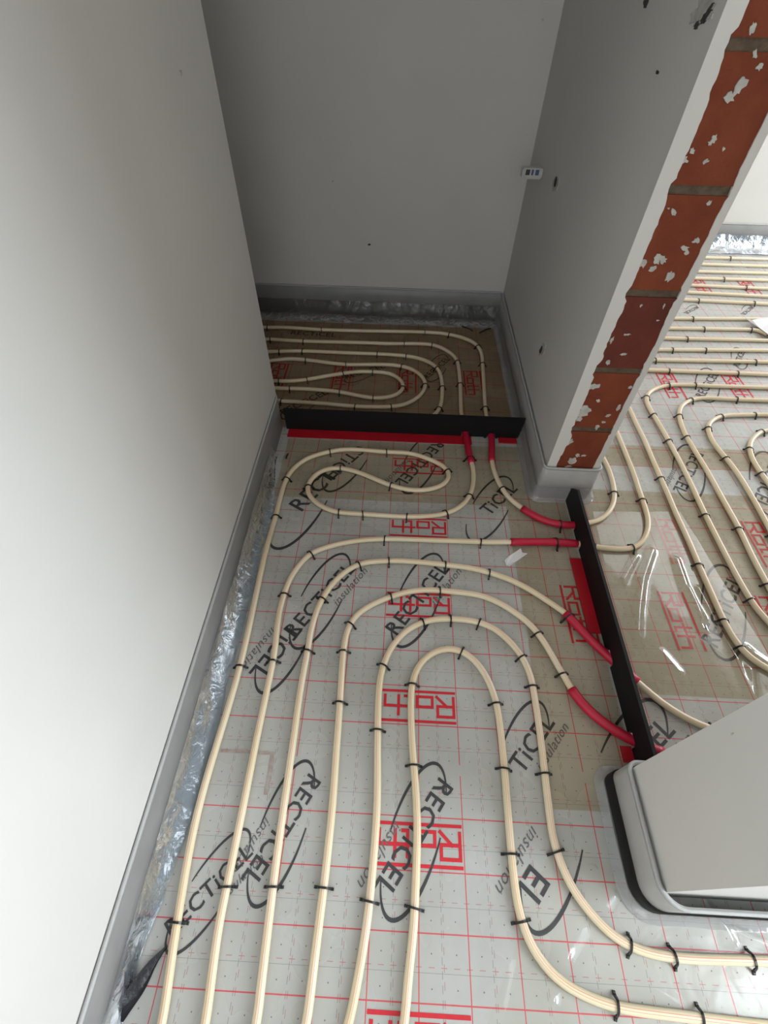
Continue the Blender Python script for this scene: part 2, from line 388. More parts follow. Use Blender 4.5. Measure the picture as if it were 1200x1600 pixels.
# ------------------------------------------------------------------ edge insulation strips
def rounded(path, rad, seg=7):
    out = [Vector(path[0])]
    for i in range(1, len(path) - 1):
        p, a, c = Vector(path[i]), Vector(path[i - 1]), Vector(path[i + 1])
        d1 = (a - p).normalized(); d2 = (c - p).normalized()
        r = rad[i - 1] if isinstance(rad, list) else rad
        ctr = p + (d1 + d2) * r; v1 = (p + d1 * r) - ctr; v2 = (p + d2 * r) - ctr
        for k in range(seg + 1):
            t = k / seg * math.pi / 2; out.append(ctr + v1 * math.cos(t) + v2 * math.sin(t))
    out.append(Vector(path[-1])); return out
def dense(path, step):
    out = []
    for a, c in zip(path, path[1:]):
        n = max(1, int((c - a).length / step))
        for k in range(n): out.append(a.lerp(c, k / n))
    out.append(path[-1]); return out
def ribbon(path, prof, jitter=0, seed=0, side=1, taper=None):
    """sweep prof [(outward, z)...] along a plan path; side gives which hand is outward"""
    bm = bmesh.new(); rows = []; s = 0
    for i, p in enumerate(path):
        t = (path[min(i + 1, len(path) - 1)] - path[max(i - 1, 0)]).normalized(); n = Vector((t.y, -t.x)) * side
        if i: s += (p - path[i - 1]).length
        row = []
        for j, (o_, z) in enumerate(prof):
            oo, zz = o_, z
            if taper: oo = .008 + (o_ - .008) * taper(p.y)
            if jitter:
                wgt = jitter if 0 < j else jitter * .3
                oo += noise.noise((s * 9 + seed, j * 1.7, 0)) * wgt + noise.noise((s * 32 + seed, j * 2.9, 5)) * wgt * .45
                zz += noise.noise((s * 11 + seed, j * 1.3, 9)) * wgt * .6
                if zz < .002: zz = .002 + .001 * (j % 2)
                oo = max(oo, .001)
            row.append(bm.verts.new((p.x + n.x * oo, p.y + n.y * oo, zz)))
        rows.append(row)
    m = len(prof)
    for A, B in zip(rows, rows[1:]):
        for j in range(m - 1): bm.faces.new((A[j], A[j + 1], B[j + 1], B[j]))
    bmesh.ops.recalc_face_normals(bm, faces=bm.faces)
    return bm
ST = .150
def strip(label, path, side, foam='foam', skirt_mat='film_skirt', rad=.022, film=None, band=False, wrap=False, seed=0):
    p = rounded(path, rad); root = empty('edge_insulation_strip', (p[0].x, p[0].y, 0))
    th = .0075
    bm = ribbon(p, [(0, .001), (0, ST), (th * .5, ST + .001), (th, ST - .002), (th, .001), (0, .001)], side=side)
    obj('foam_strip', bm, foam, root, True)
    bm = ribbon(p, [(th * .35, ST), (th * .35, ST + .003), (th + .0012, ST + .0025), (th + .0012, ST - .006), (th, ST - .006)], side=side)
    obj('top_fold', bm, 'foam_top', root, True)
    if band:
        bm = ribbon(dense(p, .02), [(th + .0004, .016), (th + .0030, .020), (th + .0030, .060), (th + .0004, .064)], side=side)
        obj('black_band', bm, 'black', root, True)
    if wrap:
        bm = ribbon(dense(p, .012), ([(th + .0035, .0155), (th + .008, .010), (th + .015, .005), (th + .022, .0025)] if band else [(th + .0025, .060), (th + .004, .045), (th + .007, .026), (th + .014, .010), (th + .024, .003)]), jitter=.003, seed=seed, side=side)
        obj('wrap_film', bm, 'film_wrap', root, True)
    if film:
        i0, prof, jit = film[:3]
        bm = ribbon(dense(p if i0 is None else [Vector(q) for q in i0], .012), prof, jitter=jit, seed=seed, side=side, taper=film[3] if len(film) > 3 else None)
        obj('film_skirt', bm, skirt_mat, root, True)
    tag(root, label, 'edge strip'); return root
skirt = [(.0085, .062), (.012, .050), (.018, .038), (.027, .026), (.038, .015), (.046, .008), (.056, .003)]
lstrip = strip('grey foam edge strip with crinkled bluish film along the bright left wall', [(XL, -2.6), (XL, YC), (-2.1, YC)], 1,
      film=([(XL, -.95), (XL, .76)], skirt, .007, lambda y: max(.30, min(1, 1 - (-.42 - y) / .34)) if y < .5 else 1 - (y - .5) / .26 * .8), seed=3)
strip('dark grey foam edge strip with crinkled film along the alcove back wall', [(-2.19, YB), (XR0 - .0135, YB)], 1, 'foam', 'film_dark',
      film=(None, [(.0125, .080), (.020, .055), (.036, .034), (.052, .020), (.072, .012), (.092, .004)], .010), seed=8)
strip('grey foam edge strip wrapped around the brick-ended wall', [(XR0 - .004, YB - .013), (XR0 - .004, YE - .004), (XR1 + .004, YE - .004), (XR1 + .004, YF - .03)], 1, 'foam_light', rad=.012, wrap=True, seed=15)
strip('grey foam edge strip with black band around the white wall by the doorway', [(3.5, PY0 - .020), (PX - .006, PY0 - .020), (PX - .006, PY1 + .005), (3.5, PY1 + .005)], -1, 'foam_light', rad=[.040, .014], band=True, wrap=True, seed=21)
strip('grey foam edge strip with teal crinkled film along the far room wall', [(XR1 + .013, YF), (3.58, YF)], 1,
      film=(None, [(.0125, .085), (.022, .060), (.040, .040), (.060, .024), (.085, .012), (.115, .004)], .013), seed=31)

# black membrane curling out under the left strip
pth = [ray(x, y) for x, y in ((263, 1478), (245, 1508), (228, 1545), (205, 1580), (180, 1620), (150, 1680))]
bm = bmesh.new(); rows = []
for i_, p in enumerate(resample(catmull(pth, .01), .012)):
    e = min(1, .06 + i_ / 7); xi = p.x + (XL + .012 - p.x) * e; k = noise.noise((p.y * 14, 0, 0)) * .006; rows.append([bm.verts.new(q) for q in ((xi, p.y, .004 + .016 * e), ((xi + p.x) * .5 + k * e, p.y, .003 + (.011 + k * .5) * e), (p.x - .010 * e + k * e, p.y, .003 + .007 * e), (p.x + k * .5, p.y, .0025), (p.x - .004 * e, p.y, .0012), (p.x - .012 * e, p.y, .0012))])
for A, B in zip(rows, rows[1:]):
    for j in range(5): bm.faces.new((A[j], A[j + 1], B[j + 1], B[j]))
bmesh.ops.recalc_face_normals(bm, faces=bm.faces)
tag(obj('black_membrane', bm, 'membrane', None, True), 'black membrane edge curling out from under the left wall strip', 'membrane')

# ------------------------------------------------------------------ heating pipes
RP = .0088; ZP = .0106; RS = .0128
ORD = ['first', 'second', 'third', 'fourth', 'fifth', 'sixth', 'seventh', 'eighth', 'ninth', 'tenth', 'eleventh', 'twelfth', 'thirteenth', 'fourteenth', 'fifteenth', 'sixteenth', 'seventeenth', 'eighteenth', 'nineteenth', 'twentieth', 'twenty-first', 'twenty-second', 'twenty-third']
def clip_mesh():
    bm = bmesh.new()
    pts = [(-.0185, .0010), (-.0165, .0032), (-.0140, .0062), (-.0122, .0110), (-.0100, .0163), (-.0058, .0196), (0, .0207), (.0058, .0196), (.0100, .0163), (.0122, .0110), (.0140, .0062), (.0165, .0032), (.0185, .0010)]
    # strap: rectangular section, wider along the pipe on its crown
    rows = []
    for i, (x, z) in enumerate(pts):
        a = pts[max(0, i - 1)]; c = pts[min(len(pts) - 1, i + 1)]
        t = Vector((c[0] - a[0], c[1] - a[1])).normalized(); n = Vector((-t.y, t.x))
        hw = .0021 if 3 < i < 9 else .0026; h = .0011 if 3 < i < 9 else .0015
        rows.append([bm.verts.new((x + n.x * s * h, y, z + n.y * s * h)) for s, y in ((1, -hw), (1, hw), (-1, hw), (-1, -hw))])
    for A, B in zip(rows, rows[1:]):
        for k in range(4): bm.faces.new((A[k], A[(k + 1) % 4], B[(k + 1) % 4], B[k]))
    bm.faces.new(rows[0]); bm.faces.new(rows[-1][::-1])
    for s in (-1, 1):      # barbed feet
        v = box(bm, min(s * .0145, s * .0215), max(s * .0145, s * .0215), -.0030, .0030, .0004, .0042)
        for q in v:
            if q.co.z > .003: q.co.x *= .93; q.co.y *= .7
    bmesh.ops.recalc_face_normals(bm, faces=bm.faces)
    me = bpy.data.meshes.new('pipe_clip'); bm.to_mesh(me); bm.free(); me.materials.append(M['clip'])
    for p in me.polygons: p.use_smooth = False
    return me
CLIP = clip_mesh()
def add_clip(p, tang, label, group, scale=1.0):
    o = bpy.data.objects.new('pipe_clip', CLIP); COL.objects.link(o)
    a = math.atan2(tang.y, tang.x) - math.pi / 2 + random.uniform(-.16, .16)
    o.location = (p.x, p.y, 0.0003); o.rotation_euler = (random.uniform(-.10, .10) * 0, 0, a)
    o.scale = (scale, 1.0, scale * random.uniform(.98, 1.06))
    tag(o, label, 'pipe clip', group); return o
ENDS = {}
def pipe(short, label, px, clips, sleeves=(), frm='camera end', smooth=6, tail=()):
    pts = [ray(x, y, 2, ZP) for x, y in px] + [Vector((x, y, ZP)) for x, y in tail]
    path = resample(smooth_path(resample(catmull(pts, .008), .012), smooth), .014)
    pixp = [(p, ) for p in path]
    def nearest(x, y):
        q = ray(x, y, 2, ZP + .006); q.z = 0
        return min(range(len(path)), key=lambda i: (Vector((path[i].x, path[i].y, 0)) - q).length)
    rng = []
    for (xa, ya), (xb, yb) in sleeves:
        i, j = nearest(xa, ya), nearest(xb, yb); rng.append((min(i, j), max(i, j)))
    for i, p in enumerate(path):
        for a, c in rng:
            d = max(a - i, i - c, 0); p.z = max(p.z, ZP + (RS - RP + .0006) * max(0, 1 - d / 5))
    root = empty('heating_pipe', (path[0].x, path[0].y, 0))
    bm = bmesh.new(); uvl = bm.loops.layers.uv.new('UVMap'); tube(bm, path, RP, 12, uvl)
    obj('pipe_run', bm, 'pipe', root, True)
    for a, c in rng:
        bm = bmesh.new(); tube(bm, path[a:c + 1], RS, 12)
        s = obj('protective_sleeve', bm, 'red_sleeve', root, True); s['label'] = 'red plastic sleeve'
    tag(root, label, 'pipe', 'underfloor heating pipes')
    idx = sorted((nearest(x, y) for x, y in clips))
    for k, i in enumerate(idx):
        t = path[min(i + 1, len(path) - 1)] - path[max(0, i - 1)]
        ins = any(a - 1 <= i <= c + 1 for a, c in rng)
        if len(idx) == 1: lb = 'single black clip on ' + short
        else: lb = 'black clip, %s from the %s, on %s' % (ORD[k], frm, short)
        add_clip(path[i], t, lb, 'black pipe clips', 1.32 if ins else 1.0)
    PATHS.append(path)
    return path
PATHS = []

pipe('the S-loop pipe by the left wall', 'cream pipe nearest the left wall, winding into the S-shaped loop',
     [(228, 1690), (253, 1600), (277, 1440), (312, 1256), (375, 1041), (412, 875), (431, 806), (448, 747), (475, 719), (513, 706), (548, 702), (603, 706), (640, 708), (672, 718), (697, 731), (702, 746), (690, 759), (666, 765.5), (640, 765.5), (609, 758), (585, 748), (557, 737), (530, 731), (508, 733.5), (490, 744), (480, 761), (484, 776), (499, 789), (523, 799.5), (567, 803), (631, 807), (672, 806), (701, 801), (724, 788), (736, 770), (740, 748), (738, 727), (734, 718), (731, 701), (727, 679), (722, 655), (720, 643), (719, 599), (716, 572), (712, 559), (695, 546), (677, 539), (655, 537), (600, 537), (583, 536), (473, 533), (418, 530), (330, 526), (250, 523)],
     [(277, 1441), (374, 1041), (430, 806), (448, 746), (514, 705), (604, 707), (699, 734), (610, 759), (529, 730), (480, 761), (526, 801), (569, 803), (637, 808), (700, 802), (735, 772), (734, 717), (719, 600), (715, 564), (673, 541), (630, 538), (473, 533), (421, 531)],
     [((734, 722), (722, 652))])
pipe('the pipe bending from alcove to doorway', 'cream pipe along the alcove wall bending with two red sleeves to the doorway',
     [(250, 505), (330, 508), (415, 511.5), (446, 511.5), (501, 515), (565, 517), (600, 517.6), (664, 519), (699, 522), (728, 529.5), (745, 539), (752, 551.5), (754, 568), (758, 634), (760, 650), (765, 668), (768, 690), (768, 720), (772, 737), (783, 761), (796, 779), (812, 793), (835, 808), (857, 817), (876, 821), (895, 822), (915, 818.5), (930, 815), (947, 805), (958, 788), (960, 768), (953, 738), (945, 721), (930, 694), (905, 660)],
     [(758, 636), (753, 568), (748, 541), (699, 524), (665, 520), (501, 516), (419, 511), (769, 681), (784, 763), (877, 820), (958, 767)],
     [((764, 664), (768, 720)), ((813, 794), (915, 818))], 'alcove end')
pipe('the pipe straightening into a red sleeve', 'cream pipe curving right into the straight red sleeve at the doorway',
     [(302, 1690), (321, 1600), (327, 1556), (341, 1452), (358, 1368), (384, 1240), (400, 1159), (418, 1075), (429, 1020), (435, 965), (444, 928), (456, 899), (482, 867), (507, 856), (543, 847), (598, 842), (690, 844.5), (750, 846.5), (800, 848), (850, 848), (895, 850), (925, 853.5), (950, 857), (978, 858), (995, 854), (1009, 838), (1013, 815), (1007, 790), (998, 765), (990, 740), (967, 683), (958, 664), (935, 620)],
     [(750, 848), (598, 842), (487, 866), (445, 928), (428, 1029), (357, 1384), (868, 850), (929, 854), (994, 856), (1001, 778)],
     [((801, 848), (906, 851))])
pipe('the pipe under the long red sleeve', 'cream pipe in third arch, crossing the doorway diagonally in a red sleeve',
     [(380, 1690), (401, 1600), (406, 1556), (421, 1431), (433, 1335), (446, 1243), (458, 1160), (470, 1075), (481, 1016), (488, 976), (503, 936), (529, 902), (562, 881), (609, 876), (653, 878), (700, 883), (738, 888), (765, 895), (800, 907), (837, 927), (862, 944), (885, 961), (908, 986), (940, 1018), (980, 1054), (995, 1067), (1017, 1085), (1053, 1111), (1090, 1131), (1112, 1139), (1180, 1163)],
     [(563, 878), (610, 877), (694, 884), (766, 895), (505, 936), (482, 1017), (432, 1382), (890, 967), (1113, 1139)],
     [((883, 960), (994, 1066))])
pipe('the fourth arched pipe', 'cream pipe in fourth arch, ending in the red sleeve at the white wall corner',
     [(456, 1690), (479, 1600), (487, 1535), (500, 1431), (508, 1368), (519, 1264), (525, 1181), (531, 1100), (537, 1013), (546, 976), (565, 954), (598, 937), (635, 925), (671, 921.5), (701, 924), (750, 930), (782, 943), (807, 959), (830, 977), (850, 1003), (867, 1032), (880, 1055), (890, 1075), (905, 1096), (930, 1121), (955, 1139), (978, 1153), (1016, 1171), (1050, 1180), (1100, 1186)],
     [(613, 930), (687, 922), (548, 971), (539, 1018), (533, 1100), (506, 1388), (842, 989), (877, 1052)],
     [((890, 1075), (1040, 1183))])
pipe('the outer hairpin pipe', 'cream outer hairpin pipe sweeping to the bottom right corner',
     [(516, 1690), (545, 1600), (550, 1577), (567, 1485), (579, 1393), (589, 1264), (590, 1160), (592, 1078), (598, 1042), (613, 1009), (638, 983), (671, 969), (705, 967), (741, 970.5), (771, 981), (795, 1001), (815, 1025), (829, 1055), (835, 1088), (843, 1140), (850, 1200), (857, 1260), (865, 1314), (883, 1366), (908, 1409), (950, 1456), (983, 1478), (1021, 1491), (1075, 1498), (1137, 1500), (1200, 1502), (1330, 1507), (1500, 1513)],
     [(659, 972), (706, 967), (752, 975), (598, 1042), (591, 1138), (578, 1405), (815, 1028), (831, 1074), (851, 1209), (868, 1330), (985, 1480), (1060, 1498), (1176, 1502)])
pipe('the inner hairpin pipe', 'cream innermost hairpin pipe sweeping out at the bottom right',
     [(612, 1690), (632, 1600), (637, 1535), (646, 1452), (650, 1368), (652, 1290), (649, 1225), (644, 1162), (642, 1105), (643, 1073), (650, 1047), (665, 1027), (685, 1015.5), (702, 1013), (720, 1016), (738, 1028), (754, 1047), (767, 1072), (776, 1100), (782, 1140), (787, 1190), (792, 1250), (799, 1335), (808, 1410), (825, 1468), (858, 1518), (900, 1549), (958, 1572), (1012, 1581), (1075, 1589), (1140, 1597), (1220, 1606), (1400, 1622)],
     [(719, 1016), (643, 1071), (647, 1190), (648, 1419), (774, 1099), (788, 1203), (799, 1330), (817, 1447), (970, 1576), (1092, 1590)])
# alcove
pipe('the alcove pipe turning down behind the profile', 'cream alcove pipe turning down behind the black profile',
     [(250, 548), (330, 549), (418, 549.5), (473, 548.5), (546, 551.5), (600, 553.5), (637, 556.5), (661, 562), (680, 572), (688, 585), (691, 605), (690, 626), (686, 640), (674, 652), (650, 660), (600, 662), (520, 659)],
     [(434, 549), (474, 549), (590, 554), (636, 557), (684, 575), (690, 605), (687, 638)], frm='left')
pipe('the outer alcove hairpin', 'cream outer hairpin pipe on the alcove floor',
     [(300, 570), (360, 569), (420, 564), (455, 560.5), (492, 564), (539, 569.5), (600, 569.5), (626, 572), (646, 578), (659, 588), (665, 600), (660, 614), (646, 626), (627, 633.5), (600, 636), (552, 635), (510, 631), (437, 626.5), (340, 622)],
     [(475, 562), (540, 570), (627, 572), (664, 600), (613, 635), (554, 635), (438, 627)], frm='upper left')
pipe('the inner alcove hairpin', 'cream inner hairpin pipe on the alcove floor',
     [(300, 593), (360, 594), (426, 595), (455, 595.5), (482, 592.5), (528, 584.5), (565, 580.5), (600, 582), (615, 586), (628, 596), (630, 606.5), (622, 615.5), (605, 621), (583, 622), (556, 617.5), (528, 612), (482, 608), (429, 606.5), (340, 604)],
     [(437, 595), (479, 593), (535, 583), (582, 581), (630, 604), (583, 622), (531, 613), (452, 607)], frm='upper left')
# room beyond the doorway: curves, near ones first
pipe('the first long room pipe beyond the doorway', 'cream room pipe nearest the doorway, running down to the white wall',
     [(940, 560), (960, 595), (983, 638), (994, 662), (1007, 688), (1018, 714), (1031, 744), (1044, 773), (1056, 802), (1075, 843), (1092, 883), (1112, 928), (1132, 972), (1150, 1003), (1170, 1026), (1200, 1045), (1260, 1075), (1340, 1105)],
     [(1031, 746), (1091, 884), (1132, 971), (1153, 1012)], frm='back', tail=[(1.25, -.135), (1.6, -.15), (2.6, -.15)])
def hook(short, label, pts, cl, tail): pipe(short, label, pts, cl, frm='right end', smooth=5, tail=tail)
hook('the first hooked room pipe', 'cream room pipe with the first hooked bend beside the brick end',
     [(1500, 615), (1300, 608), (1200, 605.5), (1113, 603), (1087, 601.6), (1061, 601), (1044, 602), (1027, 606), (1014, 613), (1010, 621), (1012, 632), (1021, 648), (1033, 668), (1046, 691), (1061, 719), (1078, 753), (1100, 800), (1125, 850), (1150, 898), (1172, 936), (1190, 960), (1230, 1000), (1300, 1050)],
     [(1046, 601), (1087, 601), (1010, 620), (1020, 646), (1043, 686), (1101, 802), (1174, 938)], [(1.18, -.045), (1.5, -.06), (2.6, -.06)])
hook('the second hooked room pipe', 'cream room pipe with the second hooked bend',
     [(1500, 636), (1300, 629), (1200, 625.5), (1152, 624), (1113, 622), (1092, 622), (1078, 625.5), (1066, 633), (1061, 644.5), (1064, 662), (1072, 681), (1083, 700), (1104, 734), (1126, 774), (1140, 799), (1155, 826), (1172, 862), (1188, 893), (1215, 940), (1260, 1000)],
     [(1083, 624), (1153, 624), (1062, 647), (1073, 683), (1155, 824), (1197, 912)], [(1.10, .035), (1.25, .02), (2.6, .02)])
hook('the third hooked room pipe', 'cream room pipe with the third hooked bend',
     [(1500, 660), (1300, 651), (1200, 648), (1178, 648), (1135, 649), (1122, 652), (1111, 658), (1106, 668), (1111, 685), (1123, 703), (1137, 719), (1156, 745), (1176, 778), (1198, 818), (1230, 880), (1280, 960)],
     [(1129, 651), (1182, 648), (1107, 668), (1135, 715), (1206, 835)], [(1.17, .12), (1.30, .10), (2.6, .10)])
hook('the fourth hooked room pipe', 'cream room pipe with the fourth hooked bend at the frame edge',
     [(1500, 682), (1300, 672), (1230, 670), (1198, 672), (1184, 678), (1174, 688), (1171, 699), (1176, 718), (1187, 736), (1202, 757), (1240, 810), (1300, 900)],
     [(1194, 673), (1172, 701), (1190, 739)], [(1.27, .23), (1.38, .19), (2.6, .18)])
ROWS = [((1106, 402.5), (1200, 405), [(1142, 404)]), ((1103, 413), (1200, 416), []), ((1098, 424.5), (1200, 427), []), ((1093, 435), (1200, 438), [(1132, 436)]),
        ((1087, 446), (1200, 451), [(1166, 449)]), ((1080, 457), (1200, 463), []), ((1073, 468.5), (1200, 475), [(1093, 469), (1182, 474)]),
        ((1058, 497.5), (1200, 498.5), [(1085, 498)]), ((1052, 513), (1180, 515), [(1101, 514), (1176, 515)]), ((1043, 528.5), (1200, 532), [(1075, 530)]),
        ((1032, 546.5), (1200, 547.5), [(1051, 547), (1104, 547)]), ((1025, 562.5), (1200, 565.5), [(1027, 562), (1180, 565)]), ((1017, 578.5), (1200, 585), [(1046, 580), (1156, 584)])]
for k, (a, c, cl) in enumerate(ROWS):
    m_ = (c[1] - a[1]) / (c[0] - a[0]); f = lambda x: a[1] + m_ * (x - a[0])
    xs = [max(a[0] - 60, 900), a[0], (a[0] + c[0]) / 2, c[0], c[0] + 140, c[0] + 300] if k != 8 else [a[0] - 60, a[0], 1120, 1172]
    if k == 8: pts = [(x, f(x)) for x in xs] + [(1184, 516), (1192, 519), (1199, 523)]
    else: pts = [(x, f(x)) for x in xs]
    sh = 'the %s pipe from the far wall' % ORD[k]
    pipe(sh, 'straight cream pipe, %s from the far wall, in the room beyond the doorway' % ORD[k], pts, cl, frm='left')

# ------------------------------------------------------------------ movement joint profiles
def crossings(ax, val, lo, hi):
    out = []
    for P in PATHS:
        for a, c in zip(P, P[1:]):
            if (a[ax] - val) * (c[ax] - val) < 0:
                t = (val - a[ax]) / (c[ax] - a[ax]); q = a.lerp(c, t)
                d = (c - a).normalized(); o = q[1 - ax]
                if lo < o < hi: out.append((o, min(.040, (RS + .002) / max(.3, abs(d[ax])) + .002)))
    return sorted(out)
def profile(name_loc, label, lo, hi, top, val, th, feet, axis):
    """upright plate with a notch cut over every pipe that passes under it"""
    root = empty('expansion_joint_profile', name_loc)
    nt_ = crossings(axis, val, lo + .03, hi - .03); base = [(lo, .004)]
    for o, hw in nt_: base += [(o - hw, .004), (o - hw, .022), (o - hw * .6, .029), (o + hw * .6, .029), (o + hw, .022), (o + hw, .004)]
    base += [(hi, .004)]
    bm = bmesh.new(); prism(bm, base + top, val, val + th, axis); bmesh.ops.triangulate(bm, faces=[f for f in bm.faces if len(f.verts) > 4]); obj('upright_plate', bm, 'black', root)
    for f in feet:
        bm = bmesh.new(); box(bm, *f); fo = obj('adhesive_foot', bm, 'red_foot', root); fo['label'] = 'red adhesive foot'
    tag(root, label, 'joint profile'); return root
profile((-.16, .935, 0), 'black expansion joint profile standing across the alcove entrance',
        -.642, .305, [(.314, .104), (-.642, .104)], .930, .008,
        [(-.632, .115, .882, .930, .0012, .0042), (.225, .300, .900, .930, .0012, .0042)], 1)
profile((.437, .15, 0), 'black expansion joint profile standing across the doorway beside the brick end',
        -.288, .598, [(.598, .070), (.560, .104), (-.285, .100)], .4325, .009,
        [(.396, .4325, .080, .345, .0012, .0042), (.405, .4325, -.262, -.225, .0012, .0042), (.4415, .458, .362, .400, .0012, .0042)], 0)

# ------------------------------------------------------------------ loose scraps
def scrap(name, px, label, mat, cat, lift=.004, z=.0008):
    bm = bmesh.new(); pts = [ray(x, y) for x, y in px]
    A = [bm.verts.new((p.x, p.y, z + (lift if i % 2 else 0))) for i, p in enumerate(pts)]
    B = [bm.verts.new((v.co.x, v.co.y, v.co.z + .0012)) for v in A]; n = len(A)
    bm.faces.new(A[::-1]); bm.faces.new(B)
    for i in range(n): bm.faces.new((A[i], A[(i + 1) % n], B[(i + 1) % n], B[i]))
    bmesh.ops.recalc_face_normals(bm, faces=bm.faces)
    return tag(obj(name, bm, mat), label, cat)
scrap('tape_scrap', [(788, 876), (795, 870), (805, 863), (813, 858), (816, 864), (824, 866), (812, 874), (796, 886), (791, 884)], 'small torn piece of white tape lying below the straight red sleeve', 'white_tape', 'tape', .003)
scrap('paper_scrap', [(1160, 503), (1170, 508), (1187, 503), (1215, 502), (1240, 530), (1200, 534), (1184, 520)], 'white paper scrap on the room pipes at the right edge', 'white_tape', 'paper', .006, z=.022)
def stick(pa, pb, label):
    a, c = ray(*pa, 2, .004), ray(*pb, 2, .006); bm = bmesh.new()
    d = (c - a); pts = [a, a.lerp(c, .35) + Vector((0, 0, .003)), a.lerp(c, .7) + Vector((0, 0, .004)), c]
    tube(bm, pts, .0032, 6)
    tag(obj('loose_clip', bm, 'clip', None, True), label, 'loose clip', 'loose clips in the alcove corner')
stick((722, 510), (739, 517), 'loose black clip on the left of two in the far alcove corner')
stick((749, 520), (767, 513), 'loose black clip on the right of two in the far alcove corner')
stick((450, 709), (447, 717), 'loose black clip lying by the left wall strip near the alcove')

# ------------------------------------------------------------------ clear films lying on the floor
def clear_of_pipes(p):
    d = min(((q.x - p.x) ** 2 + (q.y - p.y) ** 2 for q in NEARP), default=9) ** .5
    return max(0.0, min(1.0, (d - .010) / .022))
def sheet(name, corners, mat, nx, ny, ridges=(), z=.0022, amp=.0012, seed=0, edge=.004, label=None, parent=None):
    c = [ray(*p) for p in corners]; bm = bmesh.new(); G = []
    rd = [([ray(*q) for q in r[0]], r[1], r[2]) for r in ridges]
    NEARP[:] = [q for P in PATHS for q in P if min(k.x for k in c) - .05 < q.x < max(k.x for k in c) + .05 and min(k.y for k in c) - .05 < q.y < max(k.y for k in c) + .05]
    for j in range(ny + 1):
        v = j / ny; row = []
        for i in range(nx + 1):
            u = i / nx
            p = c[0].lerp(c[1], u).lerp(c[3].lerp(c[2], u), v)
            wob = min(u, 1 - u, v, 1 - v) < .001
            x = p.x + (noise.noise((p.x * 8 + seed, p.y * 8, 1)) * edge if wob else 0); y = p.y + (noise.noise((p.x * 8, p.y * 8 + seed, 4)) * edge if wob else 0)
            h = z + amp * (1 + noise.noise((p.x * 16 + seed, p.y * 16, 2)))
            for pl, hh, sg in rd:
                best = 9
                for a, b2 in zip(pl, pl[1:]):
                    ab = b2 - a; t = max(0, min(1, (p - a).dot(ab) / ab.length_squared)); best = min(best, (p - a - ab * t).length)
                h += hh * math.exp(-(best / sg) ** 2)
            row.append(bm.verts.new((x, y, z + (h - z) * clear_of_pipes(p))))
        G.append(row)
    for j in range(ny):
        for i in range(nx): bm.faces.new((G[j][i], G[j][i + 1], G[j + 1][i + 1], G[j + 1][i]))
    bmesh.ops.recalc_face_normals(bm, faces=bm.faces)
    return obj(name, bm, mat, parent, True)
NEARP = []
RID = [([(972, 908), (994, 868)], .010, .010), ([(1017, 862), (1002, 905), (996, 950), (994, 990)], .012, .013),
       ([(1055, 875), (1072, 925), (1095, 965)], .010, .012), ([(1075, 922), (1090, 968), (1098, 985)], .007, .009), ([(1090, 920), (1140, 1005), (1172, 1090)], .007, .008),
       ([(1165, 1015), (1172, 1060), (1180, 1110)], .009, .012), ([(1160, 1012), (1200, 1040)], .008, .012), ([(1034, 1020), (1060, 1050)], .004, .01)]
fs = sheet('clear_film_sheet', [(926, 800), (1062, 800), (1250, 1105), (1012, 1160)], 'film_clear', 90, 130, RID, z=.0014, amp=.0008, seed=2)
tag(fs, 'loose clear plastic film with shiny wrinkles beyond the doorway profile', 'plastic film')
# overlapping foil laps (parts of the floor covering)
def lap(x0, x1, y0, y1, mat, seed):
    bm = bmesh.new(); n = max(8, int((y1 - y0) / .03)); rows = []
    for j in range(n + 1):
        y = y0 + (y1 - y0) * j / n
        e0, e1 = noise.noise((y * 7, seed, 0)) * .006, noise.noise((y * 7, seed, 4)) * .006
        rows.append([bm.verts.new((x0 + e0 + (x1 + e1 - x0 - e0) * k / 8, y, .0010 + .0003 * noise.noise((k, y * 9, seed)))) for k in range(9)])
    for A, B in zip(rows, rows[1:]):
        for k in range(8): bm.faces.new((A[k], A[k + 1], B[k + 1], B[k]))
    return obj('foil_lap', bm, mat, fl, True)
lap(.215, .430, -.37, .88, 'film_tan', 5)
lap(.445, 2.6, -.09, .665, 'film_tan', 8)
lap(.530, 2.6, .80, .92, 'film_tan', 9)
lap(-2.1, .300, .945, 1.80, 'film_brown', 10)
lap(-.625, .215, .56, .875, 'film_tan', 11)
# crease lines and bright reflecting folds on the corridor film
NEAR = [([(885, 1480), (865, 1545), (850, 1600)], .006, .008), ([(912, 1440), (880, 1500), (858, 1560)], .005, .012), ([(795, 1500), (785, 1550), (775, 1600)], .005, .010), ([(1100, 1410), (1140, 1470)], .008, .010), ([(1010, 1535), (1060, 1575)], .007, .010),
        ([(870, 1345), (905, 1352), (928, 1356)], .006, .006), ([(955, 1395), (935, 1425)], .006, .010), ([(1120, 1440), (1200, 1480)], .006, .012)]
fn = sheet('clear_film_sheet', [(860, 1320), (1200, 1430), (1500, 1660), (740, 1660)], 'film_clear', 100, 80, NEAR, z=.0014, amp=.0008, seed=12)
tag(fn, 'clear plastic film with bright folds under the hairpin pipes bottom right', 'plastic film')

